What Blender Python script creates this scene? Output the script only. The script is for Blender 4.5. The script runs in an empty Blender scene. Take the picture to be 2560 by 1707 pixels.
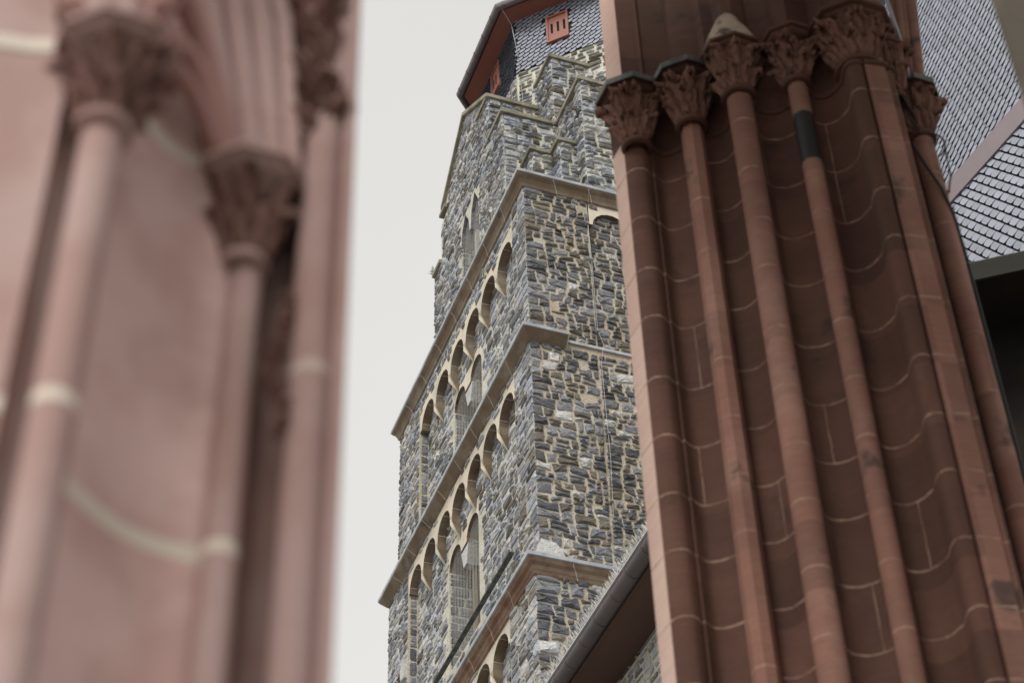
import bpy, math, random
from math import sin, cos, pi, radians as R_
from mathutils import Vector, Matrix
random.seed(7)
S = bpy.context.scene
COL = S.collection
# ------------------------------------------------------------------ camera
PITCH, ROLL = 43.0, 2.07
cd = bpy.data.cameras.new("camera"); cam = bpy.data.objects.new("camera", cd); COL.objects.link(cam)
cam.location = (0, 0, 1.6)
cam.matrix_world = Matrix.Translation((0, 0, 1.6)) @ Matrix.Rotation(R_(90 + PITCH), 4, 'X') @ Matrix.Rotation(R_(-ROLL), 4, 'Z')
cd.sensor_width = 36; cd.lens = 4860 / 2560 * 36; cd.clip_start = .05; cd.clip_end = 2000
cd.dof.use_dof = True; cd.dof.focus_distance = 46; cd.dof.aperture_fstop = 1.85
S.camera = cam
# ------------------------------------------------------------------ light
SUN_EL, SUN_AZ = 50, 202          # azimuth measured clockwise from +Y (north)
w = bpy.data.worlds.new("World"); S.world = w; w.use_nodes = True
nt = w.node_tree; bg = nt.nodes['Background']
sky = nt.nodes.new('ShaderNodeTexSky'); sky.sky_type = 'NISHITA'; sky.sun_disc = False
sky.sun_elevation = R_(SUN_EL); sky.sun_rotation = R_(SUN_AZ); sky.air_density = 1.0; sky.dust_density = 4
hs = nt.nodes.new('ShaderNodeHueSaturation'); hs.inputs['Saturation'].default_value = .25
mx = nt.nodes.new('ShaderNodeMix'); mx.data_type = 'RGBA'; mx.inputs['Factor'].default_value = .9
mx.inputs['B'].default_value = (6.95, 6.88, 6.66, 1)
nt.links.new(sky.outputs[0], hs.inputs['Color']); nt.links.new(hs.outputs[0], mx.inputs['A'])
cn = nt.nodes.new('ShaderNodeTexNoise'); cn.inputs['Scale'].default_value = 1.6; cn.inputs['Detail'].default_value = 4
tc = nt.nodes.new('ShaderNodeTexCoord'); nt.links.new(tc.outputs['Generated'], cn.inputs['Vector'])
cm_ = nt.nodes.new('ShaderNodeMapRange'); cm_.inputs['From Min'].default_value = .3; cm_.inputs['From Max'].default_value = .7; cm_.inputs['To Min'].default_value = .93; cm_.inputs['To Max'].default_value = 1.05
nt.links.new(cn.outputs['Fac'], cm_.inputs['Value'])
cs = nt.nodes.new('ShaderNodeVectorMath'); cs.operation = 'SCALE'; nt.links.new(mx.outputs['Result'], cs.inputs[0]); nt.links.new(cm_.outputs['Result'], cs.inputs['Scale'])
nt.links.new(cs.outputs[0], bg.inputs[0]); bg.inputs[1].default_value = .12
sd = bpy.data.lights.new("sun", 'SUN'); sun = bpy.data.objects.new("sun", sd); COL.objects.link(sun)
sd.energy = 2.8; sd.angle = R_(25); sd.color = (1, .97, .92)
az = R_(SUN_AZ); el = R_(SUN_EL)
sdir = Vector((sin(az) * cos(el), cos(az) * cos(el), sin(el)))
sun.rotation_euler = sdir.to_track_quat('Z', 'Y').to_euler(); sun.location = (-30, -20, 60)
S.view_settings.view_transform = 'Standard'; S.view_settings.look = 'None'
S.view_settings.exposure = 0.0; S.view_settings.gamma = 1
S.cycles.max_bounces = 6; S.cycles.diffuse_bounces = 4

# ------------------------------------------------------------------ helpers
def tag(o, label=None, cat=None, group=None, kind=None):
    for k, v in (('label', label), ('category', cat), ('group', group), ('kind', kind)):
        if v: o[k] = v
    return o
def empty(name, loc, label, cat, group=None):
    o = bpy.data.objects.new(name, None); COL.objects.link(o); o.location = loc
    o.empty_display_size = .3
    return tag(o, label, cat, group)
class MB:
    def __init__(s): s.v = []; s.f = []; s.m = []
    def add(s, vs, fs, m=0):
        b = len(s.v); s.v += [tuple(x) for x in vs]
        for f in fs: s.f.append([i + b for i in f])
        s.m += (m if isinstance(m, list) else [m] * len(fs))
    def box(s, a, b, T=None, m=0):
        (x0, y0, z0), (x1, y1, z1) = a, b
        vs = [(x, y, z) for z in (z0, z1) for y in (y0, y1) for x in (x0, x1)]
        if T: vs = [T(*v) for v in vs]
        s.add(vs, [(0, 2, 3, 1), (4, 5, 7, 6), (0, 1, 5, 4), (2, 6, 7, 3), (0, 4, 6, 2), (1, 3, 7, 5)], m)
    def prism(s, poly, lo, hi, T, m=0, ms=None):
        n = len(poly); vs = [T(p, lo) for p in poly] + [T(p, hi) for p in poly]
        fs = [list(range(n)), list(range(2 * n - 1, n - 1, -1))] + [(i, (i + 1) % n, n + (i + 1) % n, n + i) for i in range(n)]
        ms = m if ms is None else ms
        s.add(vs, fs, [m, m] + [ms] * n)
    def grid(s, rows, m=0, closed=False, mf=None):
        nr, nc = len(rows), len(rows[0]); fs = []; ml = []
        for i in range(nr - 1):
            for j in range(nc if closed else nc - 1):
                k = (j + 1) % nc
                fs.append((i * nc + j, i * nc + k, (i + 1) * nc + k, (i + 1) * nc + j)); ml.append(mf(i, j) if mf else m)
        s.add([p for r in rows for p in r], fs, ml)
    def tube(s, path, r, n=8, m=0, cap=True):
        path = [Vector(p) for p in path]; rings = []
        for i, p in enumerate(path):
            d = (path[min(i + 1, len(path) - 1)] - path[max(i - 1, 0)]).normalized()
            a = d.cross(Vector((0, 0, 1)));
            if a.length < .05: a = d.cross(Vector((0, 1, 0)))
            a.normalize(); b = d.cross(a); rr = r[i] if isinstance(r, (list, tuple)) else r
            rings.append([p + a * rr * cos(2 * pi * k / n) + b * rr * sin(2 * pi * k / n) for k in range(n)])
        b0 = len(s.v); s.grid(rings, m, closed=True)
        if cap: s.f += [[b0 + k for k in range(n)], [b0 + (len(path) - 1) * n + k for k in reversed(range(n))]]; s.m += [m, m]
    def ring(s, c, prof, n=24, m=0, jit=0, poly=0, rot=0):
        rows = []
        for (r, z) in prof:
            row = []
            for k in range(n):
                a = 2 * pi * k / n + rot
                q = r
                if poly: q = r * cos(pi / poly) / cos(((a - rot) % (2 * pi / poly)) - pi / poly)
                row.append((c[0] + q * cos(a), c[1] + q * sin(a), z))
            rows.append(row)
        s.grid(rows, m, closed=True)
    def build(s, name, mats, parent=None, smooth=False, label=None, recalc=True):
        me = bpy.data.meshes.new(name)
        off = Vector(parent['_org']) if parent is not None and '_org' in parent else Vector((0, 0, 0))
        me.from_pydata([tuple(Vector(v) - off) for v in s.v], [], s.f)
        for mt in (mats if isinstance(mats, (list, tuple)) else [mats]): me.materials.append(mt)
        me.polygons.foreach_set('material_index', s.m)
        if smooth: me.polygons.foreach_set('use_smooth', [True] * len(s.f))
        me.update(); 
        if recalc:
            import bmesh
            bm = bmesh.new(); bm.from_mesh(me); bmesh.ops.recalc_face_normals(bm, faces=bm.faces); bm.to_mesh(me); bm.free()
        if smooth and smooth != 'all':
            try: me.set_sharp_from_angle(angle=R_(38))
            except Exception: pass
        o = bpy.data.objects.new(name, me); COL.objects.link(o)
        if parent is not None: o.parent = parent
        if label: o['label'] = label
        return o
def root(name, loc, label, cat, group=None):
    o = empty(name, loc, label, cat, group); o['_org'] = tuple(loc); return o
def sub(p, o): o['_org'] = p['_org']; return o
# ------------------------------------------------------------------ materials
def mat(name, base, rough=.85, var=.15, scale=6, bump=.3, bscale=40, island=0, stain=None, dist=.02, spec=.3, metal=0, bed=0, tint=None, tf=0, course=0, grit=0):
    m = bpy.data.materials.new(name); m.use_nodes = True; N = m.node_tree.nodes; Lk = m.node_tree.links.new
    p = N['Principled BSDF']; p.inputs['Roughness'].default_value = rough; p.inputs['Specular IOR Level'].default_value = spec
    p.inputs['Metallic'].default_value = metal
    geo = N.new('ShaderNodeNewGeometry'); pos = geo.outputs['Position']
    def noise(sc, det=6, vec=None, rough=.6):
        n = N.new('ShaderNodeTexNoise'); n.inputs['Scale'].default_value = sc; n.inputs['Detail'].default_value = det; n.inputs['Roughness'].default_value = rough
        Lk(vec if vec is not None else pos, n.inputs['Vector']); return n.outputs['Fac']
    def math_(op, a, b, c=None):
        n = N.new('ShaderNodeMath'); n.operation = op
        for i, x in enumerate((a, b, c)):
            if x is None: continue
            if isinstance(x, (int, float)): n.inputs[i].default_value = x
            else: Lk(x, n.inputs[i])
        return n.outputs[0]
    def mixc(f, a, b, mode='MIX'):
        n = N.new('ShaderNodeMix'); n.data_type = 'RGBA'; n.blend_type = mode
        if isinstance(f, (int, float)): n.inputs['Factor'].default_value = f
        else: Lk(f, n.inputs['Factor'])
        for k, x in (('A', a), ('B', b)):
            if isinstance(x, tuple): n.inputs[k].default_value = (*x, 1)
            else: Lk(x, n.inputs[k])
        return n.outputs['Result']
    def vscale(vx, vy, vz):
        n = N.new('ShaderNodeVectorMath'); n.operation = 'MULTIPLY'; Lk(pos, n.inputs[0]); n.inputs[1].default_value = (vx, vy, vz); return n.outputs[0]
    def band(x, lo, hi):
        n = N.new('ShaderNodeMapRange'); Lk(x, n.inputs['Value']); n.inputs['From Min'].default_value = lo; n.inputs['From Max'].default_value = hi; n.interpolation_type = 'SMOOTHSTEP'; return n.outputs['Result']
    col = base
    n1 = noise(scale); v = math_('MULTIPLY_ADD', n1, 2 * var, 1 - var)
    if grit:
        v = math_('MULTIPLY', v, math_('MULTIPLY_ADD', noise(grit, 3), .8, .6))
    if island:
        v = math_('MULTIPLY', v, math_('MULTIPLY_ADD', geo.outputs['Random Per Island'], 2 * island, 1 - island))
    if course:
        sp = N.new('ShaderNodeSeparateXYZ'); Lk(pos, sp.inputs[0])
        wn = N.new('ShaderNodeTexWhiteNoise'); wn.noise_dimensions = '3D'
        cb = N.new('ShaderNodeCombineXYZ')
        Lk(math_('FLOOR', math_('MULTIPLY', sp.outputs['Z'], course), 0), cb.inputs[2]); Lk(math_('FLOOR', math_('MULTIPLY', sp.outputs['X'], 2.3), 0), cb.inputs[0])
        Lk(cb.outputs[0], wn.inputs['Vector'])
        v = math_('MULTIPLY', v, math_('MULTIPLY_ADD', wn.outputs['Value'], .42, .80))
    if bed:
        nb = noise(1, 4, vscale(bed * .12, bed * .12, bed)); v = math_('MULTIPLY', v, math_('MULTIPLY_ADD', nb, .36, .82))
    if tint: col = mixc(band(noise(tf or 1.5, 5), .42, .62), col, tint)
    if stain: col = mixc(math_('MULTIPLY', band(noise(stain[1], 6), stain[2], stain[2] + .12), stain[3]), col, stain[0])
    sc = N.new('ShaderNodeVectorMath'); sc.operation = 'SCALE'
    if isinstance(col, tuple): sc.inputs[0].default_value = col
    else: Lk(col, sc.inputs[0])
    Lk(v, sc.inputs['Scale']); Lk(sc.outputs[0], p.inputs['Base Color'])
    if bump:
        b = N.new('ShaderNodeBump'); b.inputs['Strength'].default_value = bump; b.inputs['Distance'].default_value = dist
        h = noise(bscale, 8, None, .65)
        if bed: h = math_('ADD', h, math_('MULTIPLY', nb, .8))
        Lk(h, b.inputs['Height']); Lk(b.outputs[0], p.inputs['Normal'])
    return m
MORT = mat('ochre_lime_mortar', (.50, .425, .32), var=.35, scale=2.2, bump=.9, bscale=14, dist=.06, tint=(.54, .50, .42), tf=.5, grit=22, stain=((.16, .15, .09), .7, .6, .7))
MORTL = mat('pale_lime_mortar', (.60, .58, .49), var=.35, scale=3, bump=.8, bscale=14, dist=.05, tint=(.55, .53, .45), tf=.7, grit=20)
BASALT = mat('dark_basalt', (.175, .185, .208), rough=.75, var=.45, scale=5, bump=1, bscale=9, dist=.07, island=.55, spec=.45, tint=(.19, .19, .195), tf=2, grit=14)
BASALTL = mat('lit_basalt', (.30, .325, .37), rough=.8, var=.35, scale=5, bump=1, bscale=9, dist=.07, island=.5, spec=.4, tint=(.42, .42, .40), tf=1.6, grit=14)  # same basalt, lightened: the west face's stronger light is in the colour
TANST = mat('brown_rubble_stone', (.17, .155, .13), rough=.85, var=.3, scale=5, bump=.8, bscale=12, dist=.05, island=.35)
PALEST = mat('pale_limewashed_stone', (.55, .55, .54), rough=.9, var=.3, scale=4, bump=.9, bscale=12, dist=.05, island=.15, grit=10)
CREAM = mat('cream_sandstone', (.70, .63, .51), var=.15, scale=3, bump=.3, bscale=30, tint=(.56, .52, .44), tf=1.2, stain=((.62, .42, .24), 1.1, .6, .6))
TUFF = mat('brown_sandstone', (.17, .125, .085), var=.3, scale=3, bump=.4, bscale=25, tint=(.23, .19, .14), tf=1.3, island=.2, stain=((.06, .05, .045), .9, .6, .6))
COPE = mat('mossy_coping_stone', (.30, .275, .215), var=.3, scale=4, bump=.6, bscale=20, tint=(.2, .19, .13), tf=1.5, stain=((.08, .075, .05), 1.3, .55, .7))
LEAD = mat('lead_sheet', (.34, .36, .39), rough=.5, var=.25, scale=6, bump=.2, bscale=12, spec=.5, tint=(.46, .48, .50), tf=2)
LEADD = mat('blackened_lead', (.035, .036, .036), rough=.55, var=.35, scale=7, bump=.3, bscale=12, spec=.5, tint=(.10, .10, .08), tf=5)
ZINC = mat('aged_zinc_gutter', (.095, .084, .088), rough=.45, var=.2, scale=3, bump=.1, bscale=10, spec=.5, tint=(.12, .10, .10), tf=.7)
BLACK = mat('void_black', (.006, .006, .006), rough=1, bump=0)
SLATE = mat('blue_grey_slate', (.25, .27, .33), rough=.36, var=.12, scale=4, bump=.12, bscale=16, island=.16, spec=.9)
SLATEU = mat('shadow_dark_underlay', (.012, .012, .014), rough=.9, bump=0)  # near-black backing paints the shadow lines in the gaps between slates
REDP = mat('oxide_red_paint', (.21, .075, .058), rough=.6, var=.12, scale=3, bump=.1, bscale=20)
REDL = mat('faded_red_paint', (.30, .12, .092), rough=.6, var=.1, scale=4, bump=.1, bscale=20)
SOFF = mat('brown_painted_board', (.11, .068, .052), rough=.7, var=.15, scale=2, bump=.1, bscale=20)
WIRE = mat('galvanised_wire', (.30, .31, .33), rough=.45, var=.1, bump=0, metal=.4)
NETM = mat('bird_net', (.38, .37, .34), rough=.7, bump=0, var=.1)
RS = mat('shaded_red_sandstone', (.088, .041, .029), var=.24, scale=1.6, bump=.35, bscale=26, bed=34, dist=.012, course=1.75, tint=(.110, .052, .037), tf=1.1, stain=((.03, .022, .02), 1.8, .60, .6))  # shaded copy: the dark of the pier hollows is put into the colour
RSL = mat('lit_red_sandstone', (.205, .10, .074), var=.26, scale=1.6, bump=.35, bscale=26, bed=34, dist=.012, course=1.75, tint=(.25, .135, .103), tf=1.1, stain=((.03, .022, .02), 2.2, .58, .75))  # lit copy of the pier stone: shaft and strip highlights painted in
RSF = mat('lit_flank_sandstone', (.60, .43, .36), var=.16, scale=2, bump=.3, bscale=26, bed=18, dist=.01, tint=(.54, .37, .31), tf=1.0, stain=((.15, .08, .07), 2, .64, .6))  # pier flank lightened to paint in the light from the left
RSC = mat('sooty_carved_sandstone', (.135, .066, .048), var=.35, scale=5, bump=.4, bscale=30, dist=.012, tint=(.17, .088, .066), tf=4, stain=((.03, .022, .02), 5, .54, .7))
SOOT = mat('sooted_sandstone', (.018, .017, .017), rough=.6, var=.4, scale=6, bump=.2, bscale=26)
MJ = mat('buff_joint_mortar', (.36, .24, .175), rough=.95, tint=(.20, .12, .09), tf=5, var=.35, scale=9, bump=.5, bscale=40, dist=.01)
LICH = mat('lichen_crusted_stone', (.38, .30, .23), rough=.95, var=.3, scale=9, bump=.7, bscale=40, stain=((.05, .04, .035), 7, .5, .9))
PINK = mat('pink_sandstone', (.47, .335, .31), var=.2, scale=2.6, bump=.2, bscale=30, dist=.01, tint=(.38, .245, .22), tf=2.6)
PINKD = mat('dark_leaf_sandstone', (.17, .09, .075), var=.45, scale=9, bump=.3, bscale=30, dist=.01)
PINKM = mat('pale_joint_mortar', (.72, .64, .55), rough=.95, var=.1, bump=.3, bscale=40)
PINKD2 = mat('reddish_moulding_stone', (.42, .24, .215), var=.2, scale=5, bump=.2)
PINKE = mat('dusky_pink_sandstone', (.36, .25, .23), var=.2, scale=2.6, bump=.2, tint=(.30, .19, .17), tf=2.6)
PINKN = mat('dull_joint_mortar', (.48, .38, .33), rough=.95, var=.2, bump=.2)
PINKP = mat('lit_pink_sandstone', (.70, .50, .465), var=.2, scale=2.6, bump=.2, bscale=30, dist=.01, tint=(.57, .37, .34), tf=2.8)  # lit copy of the jamb stone, brightens the panel the sun misses
OLIVE = mat('olive_grey_stone', (.085, .072, .055), var=.3, scale=2.5, bump=.4, bscale=14, tint=(.15, .135, .10), tf=1.4)
CABLE = mat('black_cable', (.02, .02, .02), rough=.5, bump=0)
MOSS = mat('dry_moss', (.10, .10, .045), rough=1, var=.4, scale=20, bump=.6, bscale=40)
# ------------------------------------------------------------------ ground
g = MB(); g.add([(-400, -300, 0), (400, -300, 0), (400, 500, 0), (-400, 500, 0)], [(0, 1, 2, 3)])
PAVE = mat('grey_paving', (.22, .20, .18), var=.2, scale=1, bump=.4, bscale=6)
tag(g.build('ground', PAVE), kind='structure')

# ------------------------------------------------------------------ tower frame
YAW = R_(21.1); K = 1.636
RX = Vector((cos(YAW), sin(YAW), 0)); LX = Vector((-sin(YAW), cos(YAW), 0))
OX = Vector((.278, 21.998, 0)) * K
def T(u, w_, z): 
    p = OX + (RX * u + LX * w_) * K; return Vector((p.x, p.y, 1.6 + K * (z - 1.6)))
Z0 = 1.6 - 1.6 / K
def n2(x, y, s=0):  # cheap smooth noise
    return (sin(x * 1.7 + s) * cos(y * 2.3 - s * .7) + sin(x * 3.9 + y * 2.9 + s * 1.3) * .6 + sin(x * 7.3 - y * 5.1 + s) * .35) / 1.95
def rubble(mb, F, a0, a1, b0, b1, seed, excl=None, hmin=.085, hmax=.20, wmin=.10, wmax=.36, gap=.016, rel=.03, mw=(.8, .12, .04), quoin=None, wob=.022, jit=.16):
    rn = random.Random(seed); b = b0; row = 0
    while b < b1 - .03:
        h = rn.uniform(hmin, hmax)
        if b + h > b1 - hmin * .7: h = b1 - b
        a = a0; first = True
        if not quoin: a = a0 + 0 if rn.random() < .6 else a0
        while a < a1 - .02:
            wd = min(rn.uniform(wmin, wmax) * (.75 + h / hmax * .5), 9)
            if first and quoin: wd = rn.choice([quoin * .65, quoin * 1.35, quoin]); 
            if a + wd > a1 - wmin * .6: wd = a1 - a
            cells = [(a, a + wd, b, b + h)]
            if h > .15 and rn.random() < .42 and not (first and quoin):
                m = b + h * rn.uniform(.38, .62)
                if wd > .26 and rn.random() < .5:
                    x = a + wd * rn.uniform(.35, .65); cells = [(a, x, b, m), (x, a + wd, b, m), (a, a + wd, m, b + h)]
                else: cells = [(a, a + wd, b, m), (a, a + wd, m, b + h)]
            for (x0, x1, y0, y1) in cells:
                cx, cy = (x0 + x1) / 2, (y0 + y1) / 2
                if excl and excl(cx, cy, (x1 - x0) / 2, (y1 - y0) / 2): continue
                if gap > .013 and rn.random() < .02 and not first: continue
                if first and quoin: x0 -= .016; cx = (x0 + x1) / 2
                gx = gap * rn.uniform(.6, 1.7); gy = gap * rn.uniform(.6, 1.7)
                hw, hh = max((x1 - x0) / 2 - gx, .02), max((y1 - y0) / 2 - gy, .018)
                mi = 0; q = rn.random()
                if q > mw[0]: mi = 1
                if q > mw[0] + mw[1]: mi = 2
                sk = rn.uniform(-.25, .25) * hh; q4 = quoin and first
                cm = (.12 if q4 else .34); base = []
                for (sx, sy) in ((1, -1), (1, 1), (-1, 1), (-1, -1)):
                    c1, c2 = rn.uniform(.04, cm) * min(hw, hh * 1.6), rn.uniform(.04, cm) * hh * 1.3
                    pA, pB = (sx * hw, sy * (hh - c2)), (sx * (hw - c1), sy * hh)
                    base += [pA, pB] if sx * sy > 0 else [pB, pA]
                out = []
                for k in range(8):
                    p_, q_ = base[k], base[(k + 1) % 8]; out.append(p_)
                    if math.hypot(p_[0] - q_[0], p_[1] - q_[1]) > .07:
                        t = rn.uniform(.35, .65); f_ = 1 - rn.uniform(-.02, jit) * (.4 if q4 else 1)
                        out.append(((p_[0] + (q_[0] - p_[0]) * t) * f_, (p_[1] + (q_[1] - p_[1]) * t) * f_))
                jq = .3 if q4 else 1
                out = [(x_ * rn.uniform(1 - .10 * jq, 1.03), y_ * rn.uniform(1 - .12 * jq, 1.04) + sk * x_ / hw * .5 * jq) for x_, y_ in out]
                n = len(out)
                ht = rel * rn.uniform(.6, 1.5)
                tx, ty = rn.uniform(-.4, .4), rn.uniform(-.4, .4)
                def V(px, py, hgt):
                    A = cx + px; B = cy + py
                    dA = wob * n2(A * 3, B * 3, seed); dB = wob * n2(A * 2.4 + 5, B * 3.1, seed + 3)
                    ed = min(1, max(0, (A - a0) / .15)) * min(1, max(0, (a1 - A) / .15)) * min(1, max(0, (b1 - B) / .1))
                    A = min(max(A + dA * ed, a0 - (.016 if first and quoin else 0)), a1); B = min(max(B + dB * ed, b0), b1)
                    return F(A, B, hgt)
                vs = [V(px, py, -.012) for px, py in out]
                vs += [V(px * .95, py * .93, ht * rn.uniform(.45, 1.0)) for px, py in out]
                r2 = [(px * rn.uniform(.4, .7), py * rn.uniform(.4, .7)) for px, py in out]
                vs += [V(px, py, ht * (1 + tx * px / hw + ty * py / hh) * rn.uniform(.75, 1.45)) for px, py in r2]
                vs.append(V(0, 0, ht * rn.uniform(.9, 1.4)))
                fs = []
                for k in range(n):
                    j = (k + 1) % n
                    fs += [(k, j, n + j, n + k), (n + k, n + j, 2 * n + j), (n + k, 2 * n + j, 2 * n + k), (2 * n + k, 2 * n + j, 3 * n)]
                mb.add(vs, fs, mi)
            a += wd; first = False
        b += h; row += 1
def arcs_poly(a0, a1, ztop, centers, r, spring, tip, tw=.035, stilt=0, n=9):
    """flat plate with arches cut in its lower edge: points (a,z) ; pendants taper to tip"""
    P = [(a0, ztop), (a1, ztop), (a1, spring if tip is None else spring)]
    P = [(a0, ztop), (a1, ztop)]
    cs = sorted(centers, reverse=True)
    P.append((a1, spring))
    for i, c in enumerate(cs):
        P.append((c + r, spring))
        for k in range(1, n): P.append((c + r * cos(pi * k / n), spring + r * sin(pi * k / n)))
        P.append((c - r, spring))
        if i < len(cs) - 1:
            mid = (c - r + cs[i + 1] + r) / 2
            half = (c - r - cs[i + 1] - r) / 2
            if tip is not None: P += [(mid + half, spring - (spring - tip) * .35), (mid + tw, tip), (mid - tw, tip), (mid - half, spring - (spring - tip) * .35)]
    P.append((a0, spring))
    return P
FL = lambda u0: (lambda a, b, h: T(u0 - h, a, b))       # face looking along -u
FR = lambda w0: (lambda a, b, h: T(a, w0 - h, b))       # face looking along -w
TOW = root('church_tower', T(0, 0, Z0), 'tall grey rubble-stone church tower with arched friezes and slate-clad top', 'tower')
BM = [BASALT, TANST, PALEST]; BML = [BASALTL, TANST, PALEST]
W = 6.87
def shell(name, u0, u1, w0, w1, z0, z1, m=None):
    mb = MB(); mb.box((u0, w0, z0), (u1, w1, z1), T); return mb.build(name, m or MORT, TOW)
# cores (interior, behind the recessed panels)
shell('tower_core', .75, W - .75, .9, W - .9, Z0, 25.8, BLACK)

def stage(z0, z1, u0, w0, w1, uL, lis, endl, acs, ar, az_, atip, wins, sill, seed, rec=.17, rr=.0):
    """one storey: near corner pier, recessed west panel with twin window, arch frieze, far pilaster; R face"""
    # corner pier + R face wall as solid boxes
    wall = MB()
    wall.box((u0, w0, z0), (u0 + 1.14, lis, z1), T)                       # corner block
    wall.box((u0 + 1.14, w0 + rr, z0), (W, 1.0, z1), T)                     # R face, recessed
    wall.box((u0, endl, z0), (u0 + 1.0, w1, z1), T)                        # far pilaster block
    wall.box((u0 + 1.0, w1 - .9, z0), (W, w1, z1), T)
    wall.box((W - .8, 1.0, z0), (W, w1 - .9, z1), T)
    wall.build('stage_wall', MORTL if seed < 0 else MORT, TOW)
    # recessed panel pieces
    pn = MB(); ur = u0 + rec
    wa0 = min(c - r for c, r, s in wins) if wins else None
    if wins:
        wa1 = max(c + r for c, r, s in wins); sp = wins[0][2]
        pn.box((ur, lis, z0), (ur + .5, wa0, z1), T); pn.box((ur, wa1, z0), (ur + .5, endl, z1), T)
        if sill > z0: pn.box((ur, wa0, z0), (ur + .5, wa1, sill), T)
        pn.build('recessed_wall', MORTL, TOW)
        wi = MB(); P = arcs_poly(wa0, wa1, z1, [c for c, r, s in wins], wins[0][1], sp, None, n=10)
        wi.prism(P, ur, ur + .4, lambda p, q: T(q, p[0], p[1]), 0, 1)
        wi2 = wi.build('window_head', [CREAM, TUFF], TOW)
    else:
        pn.box((ur, lis, z0), (ur + .5, endl, z1), T); pn.build('recessed_wall', MORTL, TOW)
    # frieze
    fz = MB(); P = arcs_poly(lis, endl, z1, acs, ar, az_, atip, tw=.014)
    fz.prism(P, u0, ur - .002, lambda p, q: T(q if p[1] > atip + .01 else ur - .012, p[0], p[1]), 0, 1)
    # voussoir joints: thin rims
    for c in acs:
        for k in (1, 2.6, 4.2, 5.4, 6.8, 8):
            t = pi * k / 9; a_, b_ = c + (ar - .004) * cos(t), az_ + (ar - .004) * sin(t)
            dx, dy = -sin(t) * .006, cos(t) * .006
            vs = [T(q, a_ + s_ * dx, b_ + s_ * dy) for q in (u0 - .001, ur) for s_ in (-1, 1)] + [T(q, c + (ar + .003) * cos(t) + s_ * dx, az_ + (ar + .003) * sin(t) + s_ * dy) for q in (u0 - .001, ur) for s_ in (-1, 1)]
            fz.add(vs, [(0, 1, 3, 2)], 2)
    fz.build('arch_frieze', [CREAM, TUFF, MORTL], TOW)
    # stones
    def inwin(a, b, hw=0, hh=0):
        if not wins: return False
        if wa0 - .03 - hw < a < wa1 + .03 + hw and sill - hh < b < wins[0][2]: return True
        for c, r, s in wins:
            if (a - c) ** 2 + (b - s) ** 2 < (r + .17) ** 2 and b >= s - .05: return True
        return wins[0][0] < a < wins[-1][0] and wins[0][2] - .05 < b < wins[0][2] + .3 if wins[0][0] < wins[-1][0] else False
    def infr(a, b, hw=0, hh=0):
        return any((a - c) ** 2 + (b - az_) ** 2 < (ar + .11 + hh) ** 2 for c in acs) or b < az_ + .1
    st = MB()
    rubble(st, FL(ur), lis + .01, endl - .01, z0, az_ + ar, seed, inwin, hmin=.09, hmax=.19, wmin=.12, wmax=.40, gap=.011, rel=.017, mw=(.86, .10, .04))
    rubble(st, FL(u0), lis, endl, az_, z1, seed + 1, infr, hmin=.08, hmax=.13, gap=.011, rel=.015, mw=(.9, .08, .02))
    rubble(st, FL(u0), w0, lis - .01, z0, z1, seed + 2, None, hmin=.10, hmax=.22, wmin=.14, wmax=.42, gap=.011, rel=.017, mw=(.86, .10, .04), quoin=.3)
    rubble(st, FL(u0), endl + .01, w1, z0, z1, seed + 3, None, hmin=.10, hmax=.2, gap=.011, rel=.017, mw=(.9, .08, .02))
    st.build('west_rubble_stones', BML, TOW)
    sj = MB()
    # jamb stones facing the viewer (far pilaster side, window far jamb)
    rubble(sj, lambda a, b, h: T(a, endl - h, b), u0 + .02, ur - .01, z0, az_ + .05, seed + 4, None, hmin=.16, hmax=.30, wmin=.3, wmax=.3, gap=.008, rel=.012, mw=(1, 0, 0), wob=0)
    sj.build('pilaster_jamb_stones', BM, TOW)
    if wins:
        sj = MB()
        rubble(sj, lambda a, b, h: T(a, wa1 - h, b), ur + .01, ur + .48, sill, sp - .02, seed + 5, None, hmin=.12, hmax=.22, wmin=.12, wmax=.3, gap=.008, rel=.012, mw=(1, 0, 0), wob=0)
        sj.build('window_jamb_stones', BM, TOW)
    sr = MB()
    rubble(sr, FR(w0), u0, u0 + 1.13, z0, z1, seed + 6, None, hmin=.10, hmax=.205, wmin=.09, wmax=.27, gap=.014, rel=.025, mw=(.76, .18, .06), quoin=.26, wob=.05)
    def rex(a, b, hw, hh): return False
    rubble(sr, FR(w0 + rr), u0 + 1.135, W, z0, z1 - .02, seed + 7, rex, hmin=.09, hmax=.19, wmin=.09, wmax=.25, gap=.014, rel=.025, mw=(.76, .18, .06), wob=.05)
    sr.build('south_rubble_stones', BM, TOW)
    # twin window fittings: net, centre column, impost
    if wins:
        c = (wins[0][0] + wins[0][1] + wins[1][0] - wins[1][1]) / 2; 
        wn = MB(); wn.box((ur + .1, c - .2, sp - .02), (ur + .38, c + .2, sp + .02), T)
        P = [(c - .19, sp - .02), (c + .19, sp - .02), (c + .075, sp - .38), (c - .075, sp - .38)]
        wn.prism(P, ur + .02, ur + .36, lambda p, q: T(q, p[0], p[1]))
        ww = wn.build('window_impost', PALEST, TOW)
        cm = MB(); cm.ring(T(ur + .2, c, 0), [(.055 * K, T(0, 0, sp - .38).z), (.06 * K, T(0, 0, sill).z)], 12); cm.build('window_colonette', TUFF, TOW, True)
        nb = MB()
        wid = wa1 - wa0; nn = int(wid / .05)
        for i in range(nn + 1):
            a = wa0 + wid * i / nn; zt = sp
            for cc, r, s in wins:
                if abs(a - cc) < r: zt = max(zt, s + math.sqrt(r * r - (a - cc) ** 2))
            nb.tube([T(ur + .05, a, sill), T(ur + .05 + .006 * sin(i * 2.1), a, (sill + zt) / 2), T(ur + .05, a, zt)], .0042, 3, cap=False)
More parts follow.
